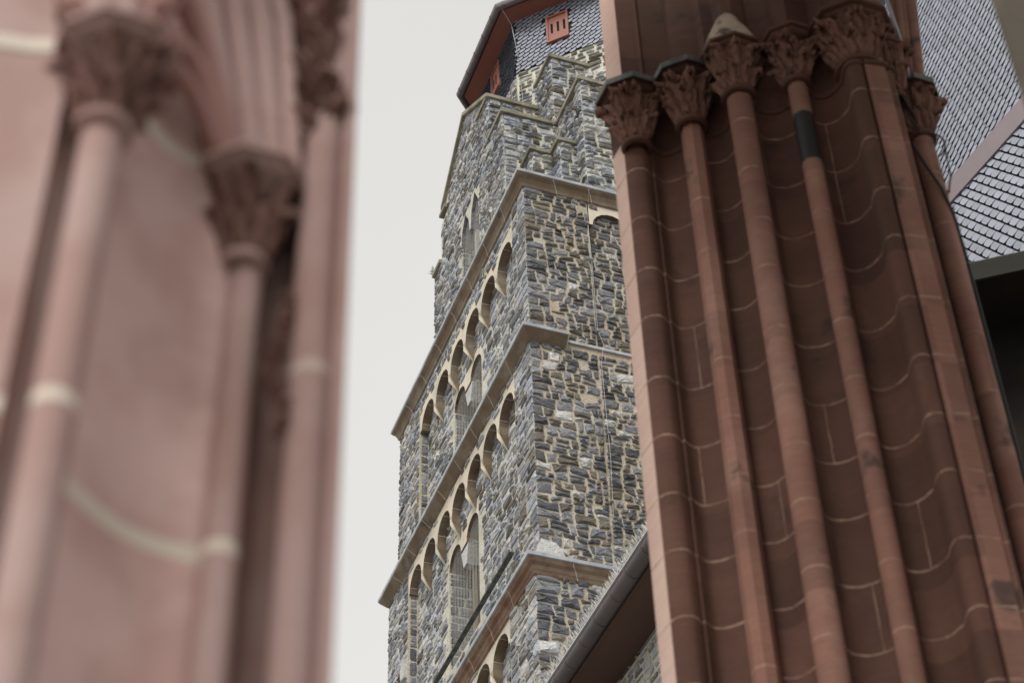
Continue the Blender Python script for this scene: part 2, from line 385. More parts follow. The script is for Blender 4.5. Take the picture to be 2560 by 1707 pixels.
        zz = sill
        while zz < sp + wins[0][1]:
            for cc, r, s in wins:
                hw = r if zz < s else math.sqrt(max(0, r * r - (zz - s) ** 2))
                lo, hi = cc - hw, cc + hw
                if zz < s: lo, hi = (wa0, c) if cc < c else (c, wa1)
                nb.tube([T(ur + .05, lo, zz), T(ur + .05, hi, zz)], .0032, 3, cap=False)
            zz += .055
        nb.build('window_bird_net', NETM, TOW)
stage(22.30, 25.66, 0, 0, 6.87, 0, .60, 5.64, [1.0 + .835 * i for i in range(6)], .355, 24.80, 24.42, [(2.99, .295, 24.12), (3.865, .295, 24.12)], 22.3, 11, rr=.1)
stage(17.80, 22.14, 0, 0, 7.40, 0, .74, 6.22, [1.135 + .785 * i for i in range(7)], .335, 21.57, 21.16, [(3.30, .305, 20.88), (4.19, .305, 20.88)], 18.9, 31)
stage(12.6, 17.62, -.12, -.12, 7.5, 0, .95, 6.5, [1.35 + .8 * i for i in range(7)], .335, 17.15, 16.8, None, 0, 51)
lw = MB(); lw.box((-.12, -.12, Z0), (7.0, 7.5, 12.6), T); lw.build('lower_wall', MORT, TOW)
# R-face blind arch (stage 2)
ra = MB(); P = arcs_poly(1.16, 4.6, 25.64, [1.55, 2.35, 3.15, 3.95], .33, 25.12, 24.9, tw=.06)
ra.prism(P, 0, .098, lambda p, q: T(p[0], q, p[1]), 0, 1); ra.build('arch_frieze', [CREAM, TUFF], TOW)
rb = MB()
rubble(rb, FR(0), 1.16, 4.6, 25.2, 25.64, 93, lambda a, b, hw, hh: any((a - c) ** 2 + (b - 25.12) ** 2 < (.33 + .1 + hh) ** 2 for c in (1.55, 2.35, 3.15, 3.95)), hmin=.1, hmax=.15, gap=.022)
rb.build('south_rubble_stones', BM, TOW)
# cornices: profile (overhang, z) swept round the corner (L face from far end to corner, then R face)
def cornice(prof, u0, w0, wend, uend, mats, ms, name='cornice', joints=True):
    mb = MB(); rows = []
    for (o, z) in prof:
        rows.append([T(u0 - o, wend + o, z), T(u0 - o, w0 - o, z), T(uend, w0 - o, z)])
    # subdivide along L side for block joints
    segs = []
    def lerp(A, B, t): return A + (B - A) * t
    nL = max(2, int((wend - w0) / .8)); rr = []
    for r in rows:
        line = []
        for i in range(nL):
            line.append(lerp(r[0], r[1], i / nL)); line.append(lerp(r[0], r[1], i / nL + .012 / (wend - w0)))
        line.append(r[1]); nR = max(1, int((uend - u0) / .62))
        for i in range(1, nR + 1):
            line.append(lerp(r[1], r[2], i / nR - .010 / (uend - u0))); line.append(lerp(r[1], r[2], i / nR))
        rr.append(line)
    def mf(i, j):
        m = ms[i]
        if m != 1 and joints and ((j < 2 * nL and j % 2 == 0) or (j > 2 * nL and (j - 2 * nL) % 2 == 1)): return 2
        return m
    mb.grid(rr, mf=mf)
    for k in (0, -1):
        pass
    n = len(rr); c = len(rr[0])
    mb.f.append([i * c for i in range(n)]); mb.m.append(0)
    mb.f.append([i * c + c - 1 for i in range(n)]); mb.m.append(0)
    return mb.build(name, mats, TOW, recalc=False)
CM = [TUFF, LEAD, MORTL]
pb = [(0.0, 25.60), (.035, 25.62), (.05, 25.68), (.085, 25.76), (.13, 25.81), (.14, 25.84), (.155, 25.845), (.16, 25.90), (.05, 25.97), (-.45, 26.08)]
cornice(pb, 0, 0, 6.87, W, CM, [0, 0, 0, 0, 0, 1, 1, 1, 1])
pa = [(0.0, 22.08), (.03, 22.10), (.15, 22.25), (.155, 22.27), (.17, 22.275), (.175, 22.335), (.05, 22.40), (-.2, 22.45)]
cornice(pa, 0, 0, 7.40, .60, CM, [0, 0, 0, 1, 1, 1, 1])
ld = MB(); ld.box((.6, -.035, 22.235), (W, .1, 22.29), T); ld.build('lead_flashing', LEAD, TOW)
ld = MB(); ld.box((0, .0, 22.14), (W, 7.2, 22.32), T); ld.build('set_off', MORT, TOW)
pc = [(0.0, 17.54), (.03, 17.56), (.045, 17.60), (.06, 17.62), (.075, 17.66), (.075, 17.68), (.12, 17.71), (.14, 17.75), (.14, 17.77), (.165, 17.775), (.17, 17.83), (.05, 17.90), (-.2, 17.93)]
cornice(pc, -.12, -.12, 7.5, 7.0, [mat('red_brown_cornice_stone', (.20, .115, .08), var=.25, scale=3, bump=.3, bscale=22, tint=(.26, .19, .13), tf=1.5), LEAD, MORTL], [0] * 8 + [1, 1, 1, 1])
ld = MB(); ld.box((0, .0, 17.6), (W, 7.3, 17.85), T); ld.build('set_off', MORT, TOW)
# diagonal old roof line on west face
fl = MB(); fl.box((-.03, 1.12, 18.845), (.05, 6.2, 18.868), T); fl.build('roof_flashing', LEADD, TOW)
# pale quoin above cornice C, and on the far edge
q = MB(); q.prism([(-.03, 17.92), (.40, 17.92), (.34, 18.12), (.24, 18.24), (.02, 18.27), (-.035, 18.1)], -.05, .3, lambda p, s: T(p[0], s, p[1])); q.build('pale_quoin', PALEST, TOW)
q = MB(); q.prism([(6.26, 19.9), (6.45, 19.92), (6.5, 20.15), (6.4, 20.28), (6.24, 20.25)], -.06, .12, lambda p, s: T(s, p[0], p[1])); q.build('pale_block', PALEST, TOW)

# ---------------------------------------------------------------- upper tower (cruciform with gables, octagonal drum)
CEN = 3.44
up = MB()
def bx(mb, u0, u1, w0, w1, z0, z1, m=0): mb.box((u0, w0, z0), (u1, w1, z1), T, m)
ZB = 25.95
gab = [(1.35, ZB), (1.35, 29.18), (2.07, 29.19), (2.07, 30.36), (3.42, 31.30), (4.75, 30.02), (4.75, 29.95), (5.0, 29.6), (5.2, 29.6), (5.2, 28.7), (5.43, 28.6), (5.43, ZB)]
LW = [(2.72, 2.98), (3.36, 3.64)]
# west gable wing built as frame round the twin lancet
def lanc(c, hw, top, spring): 
    return [(c + hw, spring), (c + hw * .8, spring + (top - spring) * .5), (c, top), (c - hw * .8, spring + (top - spring) * .5), (c - hw, spring)]
P = [(1.35, 27.9), (1.35, 29.18), (2.07, 29.19), (2.07, 30.36), (3.42, 31.30), (4.70, 30.10), (4.70, 29.75), (4.95, 29.70), (4.95, 28.72), (5.38, 28.66), (5.38, 27.9)]
P += lanc(3.52, .24, 28.58, 27.9) + lanc(2.98, .24, 28.66, 27.9)
up.prism(P, .2, .75, lambda p, s: T(s, p[0], p[1]), 0, 1)
bx(up, .2, .75, 1.35, 2.74, ZB, 27.9); bx(up, .2, .75, 3.76, 5.38, ZB, 27.9); bx(up, .2, .75, 2.74, 3.76, ZB, 26.7)
bx(up, .75, 2, 1.35, 2.0, ZB, 29.17); bx(up, .75, 2, 4.95, 5.38, ZB, 28.6)
bx(up, .75, 2, 2.07, 2.6, 29, 30.34); bx(up, .75, 2, 4.2, 4.9, 27, 30.0)
up.build('west_gable_wall', [MORTL, BASALT], TOW)
dk = MB(); bx(dk, 1.0, 2.0, 2.1, 4.6, 26.0, 30.0); dk.build('belfry_void', BLACK, TOW)
us = MB()
def gex(a, b, hw, hh):
    for c, tp in ((2.98, 28.66), (3.52, 28.58)):
        if abs(a - c) < .27 and 26.6 < b < tp + .05: return True
    if a < 2.07 and b > 29.1: return True
    if a > 2.0 and b > 30.36 - .05 + (min(a, 3.42) - 2.07) * .69 - max(0, a - 3.42) * .95: return True
    if a > 4.65 and b > 29.7: return True
    if a > 4.9 and b > 28.65: return True
    return False
rubble(us, FL(.2), 1.35, 5.38, ZB, 31.2, 71, gex, hmin=.08, hmax=.17, wmin=.1, wmax=.32, gap=.011, rel=.018, mw=(.86, .12, .02), quoin=.22)
us.build('west_rubble_stones', BML, TOW)
# net + jamb stones of lancet
lj = MB()
rubble(lj, lambda a, b, h: T(a, 3.76 - h, b), .21, .7, 26.3, 27.95, 72, None, hmin=.1, hmax=.16, wmin=.12, wmax=.25, gap=.011, rel=.012, mw=(1, 0, 0), wob=0)
lj.build('jamb_stones', BM, TOW)
cm = MB(); bx(cm, .3, .6, 3.2, 3.3, 26.7, 27.9); cm.build('window_colonette', PALEST, TOW)
nb = MB()
for i in range(22):
    a = 2.75 + i * .048; zt = 27.9
    for c, tp in ((2.98, 28.6), (3.52, 28.52)):
        if abs(a - c) < .22: zt = tp - abs(a - c) * 2.2
    nb.tube([T(.26, a, 26.7), T(.26, a, zt)], .0045, 3, cap=False)
for i in range(30): nb.tube([T(.26, 2.75, 26.7 + i * .055), T(.26, 3.75, 26.7 + i * .055)], .0032, 3, cap=False)
nb.build('window_bird_net', NETM, TOW)
# south wing, core, corner steps
def block(u0, u1, w0, w1, zt, seed, cop=True, zb=ZB):
    b = MB(); bx(b, u0, u1, w0, w1, zb, zt); b.build('gable_wall', MORTL, TOW)
    s = MB()
    rubble(s, FR(w0), u0, u1, zb, zt, seed, None, hmin=.09, hmax=.19, wmin=.12, wmax=.34, gap=.016, rel=.034, mw=(.84, .13, .03), quoin=.24)
    rubble(s, FL(u0), w0, w1, zb, zt, seed + 1, None, hmin=.08, hmax=.17, wmin=.12, wmax=.32, gap=.012, rel=.03, mw=(.88, .1, .02), quoin=.22)
    s.build('rubble_stones', [BASALTL, TANST, PALEST], TOW)
block(1.28, 5.6, .2, 2.0, 29.10, 81)              # south wing (C')
block(1.24, 4.2, 1.37, 2.4, 31.12, 84, zb=29.1)   # square core corner (S3)
block(.21, 1.30, 1.36, 2.1, 29.10, 87)            # west wing side (S2)
block(.21, 1.34, 2.08, 2.68, 30.34, 90, zb=29.1)  # upper step (S1)
block(.56, 1.3, .90, 1.4, 27.68, 96); block(.95, 1.4, .54, 1.0, 27.68, 99)
# zig-zag copings
def coping(pts, z, th=.085, o=.07, back=.3):
    """pts: plan polyline (u,w); slab oversails outward to the -u/-w side"""
    mb = MB(); n = len(pts); outer = []; inner = []
    for i, p in enumerate(pts):
        A = Vector(pts[max(i - 1, 0)]); B = Vector(pts[i]); C_ = Vector(pts[min(i + 1, n - 1)])
        nrm = Vector((0, 0))
        for d in ((B - A), (C_ - B)):
            if d.length > 0: d = d.normalized(); nrm += Vector((d.y, -d.x)) if True else 0
        if i in (0, n - 1): nrm = nrm.normalized()
        outer.append(B + nrm * o); inner.append(B - nrm * back)
    for i in range(n - 1):
        q = [outer[i], outer[i + 1], inner[i + 1], inner[i]]
        vs = [T(p.x, p.y, z) for p in q] + [T(p.x, p.y, z + th) for p in q]
        vs[4 + 2] = T(q[2].x, q[2].y, z + th + .05); vs[4 + 3] = T(q[3].x, q[3].y, z + th + .05)
        mb.add(vs, [(0, 1, 2, 3), (7, 6, 5, 4), (0, 4, 5, 1), (1, 5, 6, 2), (2, 6, 7, 3), (3, 7, 4, 0)])
    mb.build('coping', COPE, TOW)
# outward normal for travel from far-west toward viewer then east: d=(0,-1) -> (-1,0) ok ; d=(1,0) -> (0,-1) ok
coping([(.21, 2.05), (.21, 1.36), (1.28, 1.36), (1.28, .2), (3.3, .2)], 29.10, back=.14)
coping([(.56, 1.34), (.56, .90), (.95, .90), (.95, .54), (1.36, .54)], 27.68, th=.075, back=.12)
coping([(.21, 2.66), (.21, 2.08), (1.30, 2.08)], 30.34, back=.2)
coping([(1.24, 2.3), (1.24, 1.37), (4.2, 1.37)], 31.12, back=.3)
coping([(.2, 5.36), (.2, 4.9)], 28.60, back=.2)
coping([(.2, 4.9), (.2, 4.55)], 29.85, back=.2)
# raking gable copings (west face), slopes in the w-z plane
def rake(a, b, th=.1, u0=.13, u1=.45):
    mb = MB(); mb.prism([a, b, (b[0], b[1] + th), (a[0], a[1] + th)], u0, u1, lambda p, s: T(s, p[0], p[1])); mb.build('gable_coping', COPE, TOW)
rake((2.03, 30.34), (3.43, 31.32)); rake((4.80, 29.98), (3.43, 31.32))
# moss on lower left coping
ms = MB(); rn = random.Random(3)
for i in range(60):
    a = 5.3 + rn.uniform(-.1, .1); c = T(.12 + rn.uniform(-.03, .08), a, 28.72 + rn.uniform(0, .05)); d = Vector((rn.uniform(-1, 1), rn.uniform(-1, 1), rn.uniform(.3, 1))) * .09
    e = d.cross(Vector((rn.random(), rn.random(), 0))).normalized() * .03
    ms.add([c, c + e, c + d], [(0, 1, 2)])
tag(ms.build('moss_tuft', MOSS), 'dark moss tuft growing on the left coping ledge of the rubble tower', 'moss')
# octagonal drum
def octp(r, z): return [T(CEN + r / cos(pi / 8) * cos(pi / 8 + k * pi / 4), CEN + r / cos(pi / 8) * sin(pi / 8 + k * pi / 4), z) for k in range(8)]
dm = MB(); dm.grid([octp(2.5, 28), octp(2.5, 31.78)], closed=True); dm.build('drum_wall', MORTL, TOW)
nd = (-RX - LX).normalized(); sdv = (RX - LX).normalized()
def FD(s, z, h):   # diagonal face
    c = T(CEN, CEN, z); return c + nd * (2.5 + h) * K + sdv * s * K
def FW(s, z, h): return T(CEN - 2.5 - h, CEN - s, z)
ds = MB()
rubble(ds, FD, -1.03, 1.03, 29.2, 31.74, 101, None, hmin=.10, hmax=.22, wmin=.14, wmax=.36, gap=.02, rel=.025, mw=(.55, .30, .15))
rubble(ds, FW, -1.03, 1.03, 30.5, 31.74, 103, None, hmin=.10, hmax=.22, wmin=.14, wmax=.36, gap=.015, rel=.025, mw=(.7, .25, .05))
ds.build('drum_rubble_stones', BML, TOW)
# slates
def slates(F, a0, a1, b0, b1, sw, sh, rot, excl, name, parent, mats, thick=.012, tilt=.018, gap=.012, under=True, smoothc=5, gx=1, gy=.4, mirror=1):
    """F(a,b,h) -> world. Scalloped plates laid in rotated rows."""
    mb = MB(); ca, sa = cos(rot), sin(rot); cx, cy = (a0 + a1) / 2, (b0 + b1) / 2
    L = math.hypot(a1 - a0, b1 - b0) / 2 + sw * 2; rn = random.Random(5)
    ni, nj = int(L / sw) + 1, int(L / sh) + 1
    for j in range(nj, -nj - 1, -1):
        for i in range(-ni, ni + 1):
            x, y = (i + (.5 if j % 2 else 0)) * sw, j * sh
            cxx, cyy = cx + (x + sw / 2) * ca - (y + sh / 2) * sa, cy + (x + sw / 2) * sa + (y + sh / 2) * ca
            if not (a0 < cxx < a1 and b0 < cyy < b1) or (excl and excl(cxx, cyy)): continue
            g_ = gap / 2; x0, x1, y0, y1 = x + g_ * gx, x + sw - g_ * gx, y + g_ * gy, y + sh - g_ * gy * .5
            r = sh * .62
            o = [(x0, y1), (x0, y0 + r * .25), (x0 + r * .25, y0)]
            for k in range(smoothc + 1):
                t = -pi / 2 + k * pi / 2 / smoothc; o.append((x1 - r + r * cos(t), y0 + r + r * sin(t)))
            o.append((x1, y1))
            if mirror < 0: o = [(x0 + x1 - p[0], p[1]) for p in reversed(o)]
            dx = rn.uniform(-.04, .04) * sw; dh = rn.uniform(0, .3)
            def V(p, h):
                px = p[0] + dx; q = (p[1] - y0) / (y1 - y0)
                A = cx + px * ca - p[1] * sa; B = cy + px * sa + p[1] * ca
                A = min(max(A, a0), a1); B = min(max(B, b0), b1)
                return F(A, B, h + tilt * (1 - q) * (1 + dh))
            n = len(o); vs = [V(p, thick) for p in o] + [V(p, 0) for p in o]
            mb.add(vs, [list(range(n))] + [(k, n + k, n + (k + 1) % n, (k + 1) % n) for k in range(n)], 0)
    return mb.build(name, mats, parent)
sw_ = MB(); sw_.grid([octp(2.508, 31.76), octp(2.508, 33.6)], closed=True); sw_.build('shadow_dark_underlay', SLATEU, TOW)
def shex(a, b): return -.36 < a < .16 and 32.22 < b < 33.15
def shexW(a, b): return -.36 < a < .16 and 32.4 < b < 33.3
slates(lambda a, b, h: FD(a, b, h + .01), -1.04, 1.04, 31.74, 33.5, .15, .098, R_(24), shex, 'slate_cladding', TOW, [SLATE], thick=.006, tilt=.014, gap=.009)
slates(lambda a, b, h: FW(a, b, h + .01), -1.04, 1.04, 31.74, 33.5, .15, .098, R_(24), shexW, 'slate_cladding', TOW, [SLATE], thick=.006, tilt=.02, gap=.012)
def shutter(F, z0, z1):
    fr = MB()
    for (a, b, c, d, h0, h1) in ((-.34, -.30, z0, z1, -.03, .05), (.10, .14, z0, z1, -.03, .05), (-.30, .10, z1 - .04, z1, -.03, .05), (-.34, .14, z0 - .02, z0 + .035, -.03, .075)):
        vs = [F(x, y, h) for h in (h0, h1) for y in (c, d) for x in (a, b)]
        fr.add(vs, [(0, 2, 3, 1), (4, 5, 7, 6), (0, 1, 5, 4), (2, 6, 7, 3), (0, 4, 6, 2), (1, 3, 7, 5)])
    f = sub(TOW, fr.build('louvre_window', REDL, TOW))
    p = MB(); vs = [F(x, y, h) for h in (-.02, .018) for y in (z0 + .03, z1 - .03) for x in (-.31, .11)]
    p.add(vs, [(4, 5, 7, 6), (0, 1, 5, 4), (2, 6, 7, 3), (0, 4, 6, 2), (1, 3, 7, 5)]); p.build('shutter_panel', REDL, f)
    sl = MB()
    for c in (-.225, -.09, .045):
        pts = []
        for k in range(12):
            t = 2 * pi * k / 12; pts.append((c + .026 * cos(t), (z0 + z1) / 2 + .02 + math.copysign(.13, sin(t)) + .026 * sin(t)))
        vs = [F(x, y, .0215) for x, y in pts]; sl.add(vs, [list(range(12))])
    sl.build('slot_openings', BLACK, f)
shutter(FD, 32.28, 33.10); shutter(FW, 32.45, 33.25)
# eave: soffit, fascia, gutter, roof
so = MB(); so.grid([octp(2.5, 33.40), octp(2.84, 33.46), octp(2.84, 33.56)], closed=True); so.build('eave_soffit', REDP, TOW)
gt = MB()
gprof = [(2.845, 33.57), (2.845, 33.50), (2.865, 33.45), (2.90, 33.42), (2.94, 33.42), (2.975, 33.45), (2.99, 33.50), (2.995, 33.55), (2.985, 33.56)]
gt.grid([octp(r, z) for r, z in gprof], closed=True); 
go = sub(TOW, gt.build('roof_gutter', ZINC, TOW))
gb = MB()
for k in (3, 4, 5):
    A0 = [octp(r * 1.003, z - .004)[k] for r, z in gprof]; B0 = [octp(r * 1.003, z - .004)[(k + 1) % 8] for r, z in gprof]
    for t in (.06, .26, .46, .66, .86):
        gb = MB(); gb.grid([[a.lerp(b, t) for a, b in zip(A0, B0)], [a.lerp(b, t + .012) for a, b in zip(A0, B0)]]); gb.build('gutter_bracket', ZINC, go)
rf = MB(); rf.grid([octp(2.9, 33.55), octp(.05, 40)], closed=True); rf.build('spire_roof', SLATE, TOW)
# lightning conductor: one thing
wr = MB()
fr = [T(.55, .35, 33.6)]
pts = [FD(-1.14, 33.45, .45), FD(-1.06, 33.2, .12), FD(-1.0, 32.5, .05), FD(-.95, 31.9, .06), FD(-.93, 31.2, .05), FD(-.90, 30.72, .05)]
wr.tube(pts, .011, 5)
wr.tube([FD(-.2, 30.95, .08), T(1.2, 1.75, 30.1), T(1.18, 1.34, 29.5), T(1.16, 1.25, 29.02)], .0048, 5)
wr.tube([T(1.16, 1.25, 29.02), T(1.2, .9, 28.9), T(1.26, .15, 28.7)], .0048, 5)
wr.tube([T(1.26, .14, 28.7), T(1.3, .12, 27), T(1.4, .12, 26.6), T(1.26, -.18, 25.95), T(1.12, -.16, 25.75), T(1.10, -.07, 25.05), T(1.12, -.07, 24.2), T(1.13, -.07, 22.6), T(1.20, -.10, 22.3), T(1.15, -.07, 21.9), T(1.18, -.07, 20), T(1.15, -.07, 18.9), T(1.1, -.07, 17.95)], .0048, 5)
for (u_, w_, z_) in ((1.10, 0, 25.05), (1.12, 0, 24.2), (1.13, 0, 22.6), (1.2, 0, 21.7), (1.18, 0, 20.5), (1.15, 0, 19.2)):
    wr.box((u_ - .02, w_ - .09, z_ - .02), (u_ + .02, w_ + .02, z_ + .02), T)
cb = wr.build('lightning_cable', WIRE, None, True); tag(cb, 'thin grey lightning cable running down the rubble tower face', 'cable')

# ---------------------------------------------------------------- annex building with gutter and bird spikes
AX = root('church_annex', T(.64, -4, Z0), 'stone side building with brown boarded eave cutting across the tower foot', 'building')
GW0, GW1 = .05, -4.8
aw = MB(); aw.box((.66, GW1, Z0), (3.0, -.14, 15.45), T); aw.build('annex_wall', MORTL, AX)
as_ = MB(); rubble(as_, FL(.66), -4.7, -.16, 13.2, 15.42, 121, None, hmin=.12, hmax=.2, wmin=.14, wmax=.3, gap=.022, rel=.02, mw=(1, 0, 0), jit=.2); as_.build('wall_stones', [BASALTL], AX)
sf = MB(); sf.box((.12, GW1, 15.52), (.67, GW0, 15.58), T); sf.box((.10, GW1, 15.50), (.12, GW0, 15.72), T); sf.build('eave_soffit', SOFF, AX)
ro = MB(); ro.prism([(.0, 15.75), (.0, 15.80), (1.6, 16.8), (1.6, 16.7)], GW1, -.14, lambda p, s: T(p[0], s, p[1])); ro.build('roof', SLATE, AX)
gu = MB(); gr = .112; gc = (.02, 15.64)
rows = []
for w_ in [GW1 + (GW0 - GW1) * i / 20 for i in range(21)]:
    rows.append([T(gc[0] + gr * cos(a), w_, gc[1] + gr * sin(a)) for a in [pi - pi * -.0 + pi * k / 10 for k in range(11)]])
gu.grid(rows)
gg = sub(AX, gu.build('gutter', ZINC, AX, True)); md = gg.modifiers.new('s', 'SOLIDIFY'); md.thickness = .012
bd = MB(); bd.tube([T(gc[0] - gr, GW1, gc[1] + .005), T(gc[0] - gr, GW0, gc[1] + .005)], .022, 8); bd.build('gutter_bead', ZINC, gg, True)
for w_ in (-.55, -.95, -1.45, -1.95, -2.5, -3.0, -3.5):
    b = MB(); rr = []
    for ww in (w_, w_ + .03): rr.append([T(gc[0] + (gr + .008) * cos(pi + pi * k / 10), ww, gc[1] + (gr + .008) * sin(pi + pi * k / 10)) for k in range(11)])
    b.grid(rr); o = b.build('gutter_joint', ZINC, gg); md = o.modifiers.new('s', 'SOLIDIFY'); md.thickness = .01
SPK = mat('pale_spike_wire', (.62, .62, .60), rough=.5, bump=0, var=.1)
sp = MB(); rn = random.Random(9)
w_ = -.2
while w_ > -4.4:
    b0 = T(-.09 + rn.uniform(-.01, .01), w_, 15.68)
    for q in range(4):
        d = Vector((0, 0, 1)) * rn.uniform(.8, 1) - RX * rn.uniform(-.15, .75) + LX * rn.uniform(-.35, .35)
        sp.tube([b0, b0 + d.normalized() * rn.uniform(.14, .24)], .0042, 3, cap=False)
    w_ -= .028
sp.box((-.11, -4.5, 15.675), (-.07, -.1, 15.69), T)
tag(sp.build('bird_spikes', SPK), 'row of thin pale bird spikes standing along the zinc gutter', 'bird spikes')

# ---------------------------------------------------------------- right hand clustered pier
PR = root('clustered_pier', (2.0, 11.0, 0), 'dark red sandstone clustered pier with leafy capitals in the middle right', 'pier')
JZ = [0.4, 1.1, 1.75, 2.5, 3.1, 3.8, 4.4, 5.1, 5.72, 6.35, 7.0, 7.6, 8.2, 8.75, 9.3, 9.87, 10.38, 10.93, 11.51, 12.157, 12.69, 13.287, 13.882]
def levels(jz, top, rnj, gapz=.013):
    L = [(0, 0)]
    for z in jz:
        if z < top - .05: L += [(z - gapz / 2, 1), (z + gapz / 2, 0)]
    L.append((top, 0)); return L
def extrude(mb, prof, jz, top, rn, closed, fm=None, stone=0, z0=0, soot=()):
    """profile columns over z-levels; the thin rows are mortar joints"""
    zs = [(z0, stone)]
    for z in jz:
        if z0 + .05 < z < top - .05: zs += [(z - .0058, 'm'), (z + .0058, stone)]
    zs.append((top, stone)); rows = []
    # extra rows inside each block for slight unevenness
    for i, (z, k) in enumerate(zs):
        rows.append([(p[0], p[1], z + rn.uniform(-.0038, .0038)) for p in prof])
    def mf(i, j):
        if zs[i][1] == 'm': return 1
        zc = (zs[i][0] + zs[i + 1][0]) / 2
        for (a, b) in soot:
            if a < zc < b: return 2
        return fm(j) if fm else 0
    mb.grid(rows, mf=mf, closed=closed)
def spline(pts, n=4):
    out = []
    for i in range(len(pts) - 1):
        p0 = pts[max(i - 1, 0)]; p1 = pts[i]; p2 = pts[i + 1]; p3 = pts[min(i + 2, len(pts) - 1)]
        for k in range(n):
            t = k / n
            out.append(tuple(.5 * (2 * p1[c] + (p2[c] - p0[c]) * t + (2 * p0[c] - 5 * p1[c] + 4 * p2[c] - p3[c]) * t * t + (3 * p1[c] - p0[c] - 3 * p2[c] + p3[c]) * t ** 3) for c in (0, 1)))
    out.append(tuple(pts[-1])); return out
rnp = random.Random(17)
segA = [(.938, 11.335), (1.022, 11.143)]
segB = spline([(1.022, 11.143), (1.06, 11.10), (1.115, 11.078), (1.181, 11.088), (1.235, 11.15)])
segC = [(1.245, 11.175), (1.262, 11.150), (1.275, 11.165)]
segD = spline([(1.275, 11.175), (1.346, 11.242), (1.448, 11.226), (1.548, 11.159), (1.60, 11.07)])
segE = spline([(1.66, 11.02), (1.744, 11.05), (1.845, 11.03), (1.92, 10.944), (1.98, 10.80)])
segF = [(2.085, 10.70), (2.10, 10.685), (2.112, 10.70)]
segG = spline([(2.112, 10.715), (2.176, 10.796), (2.306, 10.81), (2.429, 10.74), (2.48, 10.62)])
segH = [(2.545, 10.585), (2.56, 10.575), (2.57, 10.59)]
segI = spline([(2.57, 10.60), (2.61, 10.65), (2.69, 10.665), (2.78, 10.615), (2.85, 10.50)])
segJ = spline([(2.85, 10.42), (2.865, 10.33), (2.92, 10.29), (2.985, 10.31), (3.0, 10.36)])
segK = [(3.005, 10.292), (3.171, 10.325)]
segL = spline([(3.185, 10.36), (3.20, 10.375), (3.225, 10.36), (3.245, 10.39), (3.262, 10.45), (3.29, 10.60), (3.36, 10.74)])
back = [(3.55, 10.80), (3.60, 11.4), (2.6, 12.0), (1.2, 12.2), (.97, 11.5)]
body = segA + segB + segC + segD + segE + segF + segG + segH + segI + segJ + segK + segL + back
iA = len(segA) - 1; iK = len(segA + segB + segC + segD + segE + segF + segG + segH + segI + segJ)
pm = MB()
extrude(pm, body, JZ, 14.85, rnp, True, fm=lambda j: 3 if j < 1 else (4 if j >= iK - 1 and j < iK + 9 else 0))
pm.build('pier_body', [RS, MJ, SOOT, RSF, RSL], PR, True)
# staggered upright joints in the hollows
def upj(p, q, za, zb):
    d = (Vector(q) - Vector(p)).normalized(); nrm = Vector((d.y, -d.x)); 
    if nrm.y > 0: nrm = -nrm
    c = Vector(p); vs = []
    nseg = 6
    L_ = []
    for i in range(nseg + 1):
        z = za + (zb - za) * i / nseg; sft = d * rnp.uniform(-.003, .003)
        for s_ in (-.0035, .0035): L_.append((c.x + d.x * s_ + sft.x + nrm.x * .002, c.y + d.y * s_ + sft.y + nrm.y * .002, z))
    uj = MB(); uj.add(L_, [(2 * i, 2 * i + 1, 2 * i + 3, 2 * i + 2) for i in range(nseg)]); uj.build('upright_joint', MJ, PR)
for (sg, k, js) in ((segD, 8, (2, 12, 18)), (segE, 10, (15,)), (segG, 13, (19,)), (segG, 2, (14, 21)), (segE, 14, (20, 10)), (segG, 7, (11, 16)), (segI, 7, (20, 21)), (segI, 11, (14,)), (segG, 10, (13,)), (segD, 5, (16,))):
    for j in js: upj(sg[k], sg[min(k + 1, len(sg) - 1)], JZ[j] + .006, JZ[j + 1] - .006)
def shaft(c, r, name, mats, rj, soot=(), poly=0, top=14.25, rot=0, jo=0.0):
    prof = []
    if poly:
        for k in range(poly):
            a = 2 * pi * k / poly + rot; prof.append((c[0] + r * cos(a), c[1] + r * sin(a)))
        pp = []
        for i in range(poly):
            a, b = prof[i], prof[(i + 1) % poly]; pp += [a, (a[0] * .5 + b[0] * .5, a[1] * .5 + b[1] * .5)]
        prof = pp
    else:
        for k in range(28):
            a = 2 * pi * k / 28; prof.append((c[0] + r * cos(a), c[1] + r * sin(a)))
    mb = MB(); extrude(mb, prof, [z + jo for z in JZ], top, random.Random(rj), True, soot=soot)
    return mb.build(name, mats, PR, True)
M3 = [RSL, MJ, SOOT]
shaft((1.605, 10.975), .098, 'octagonal_shaft', M3, 1, soot=((10.42, 10.52),), poly=8, rot=R_(-98))
shaft((1.995, 10.692), .106, 'round_shaft', M3, 2, jo=.03)
shaft((2.475, 10.566), .084, 'octagonal_shaft', M3, 3, soot=((13.30, 13.85),), poly=10, rot=R_(-90), jo=-.01)
shaft((3.455, 10.735), .092, 'outer_round_shaft', [RSL, MJ, SOOT], 5, top=13.7, jo=-.05)
# necking roll following the body, capital band between capitals
def sweep_body(name, off, z, r, mats, n=8):
    mb = MB(); pts = (segA[1:] + segB + segC + segD + segE + segF + segG + segH + segI + segJ + segK + segL)
    P = [Vector((p[0], p[1] - off, z)) for p in pts]
    mb.tube(P, r, n); return mb.build(name, mats, PR, True)
sweep_body('necking_roll', .0, 14.22, .028, RS)
ab = MB()
pts = (segA + segB + segC + segD + segE + segF + segG + segH + segI + segJ + segK + segL)
rows = []
for (off, z) in ((.0, 14.30), (.03, 14.5), (.09, 14.68), (.13, 14.74), (.13, 14.82), (.0, 14.9)):
    rows.append([(p[0] - off * .25, p[1] - off, z) for p in pts])
ab.grid(rows); ab.build('capital_band', RS, PR, True)
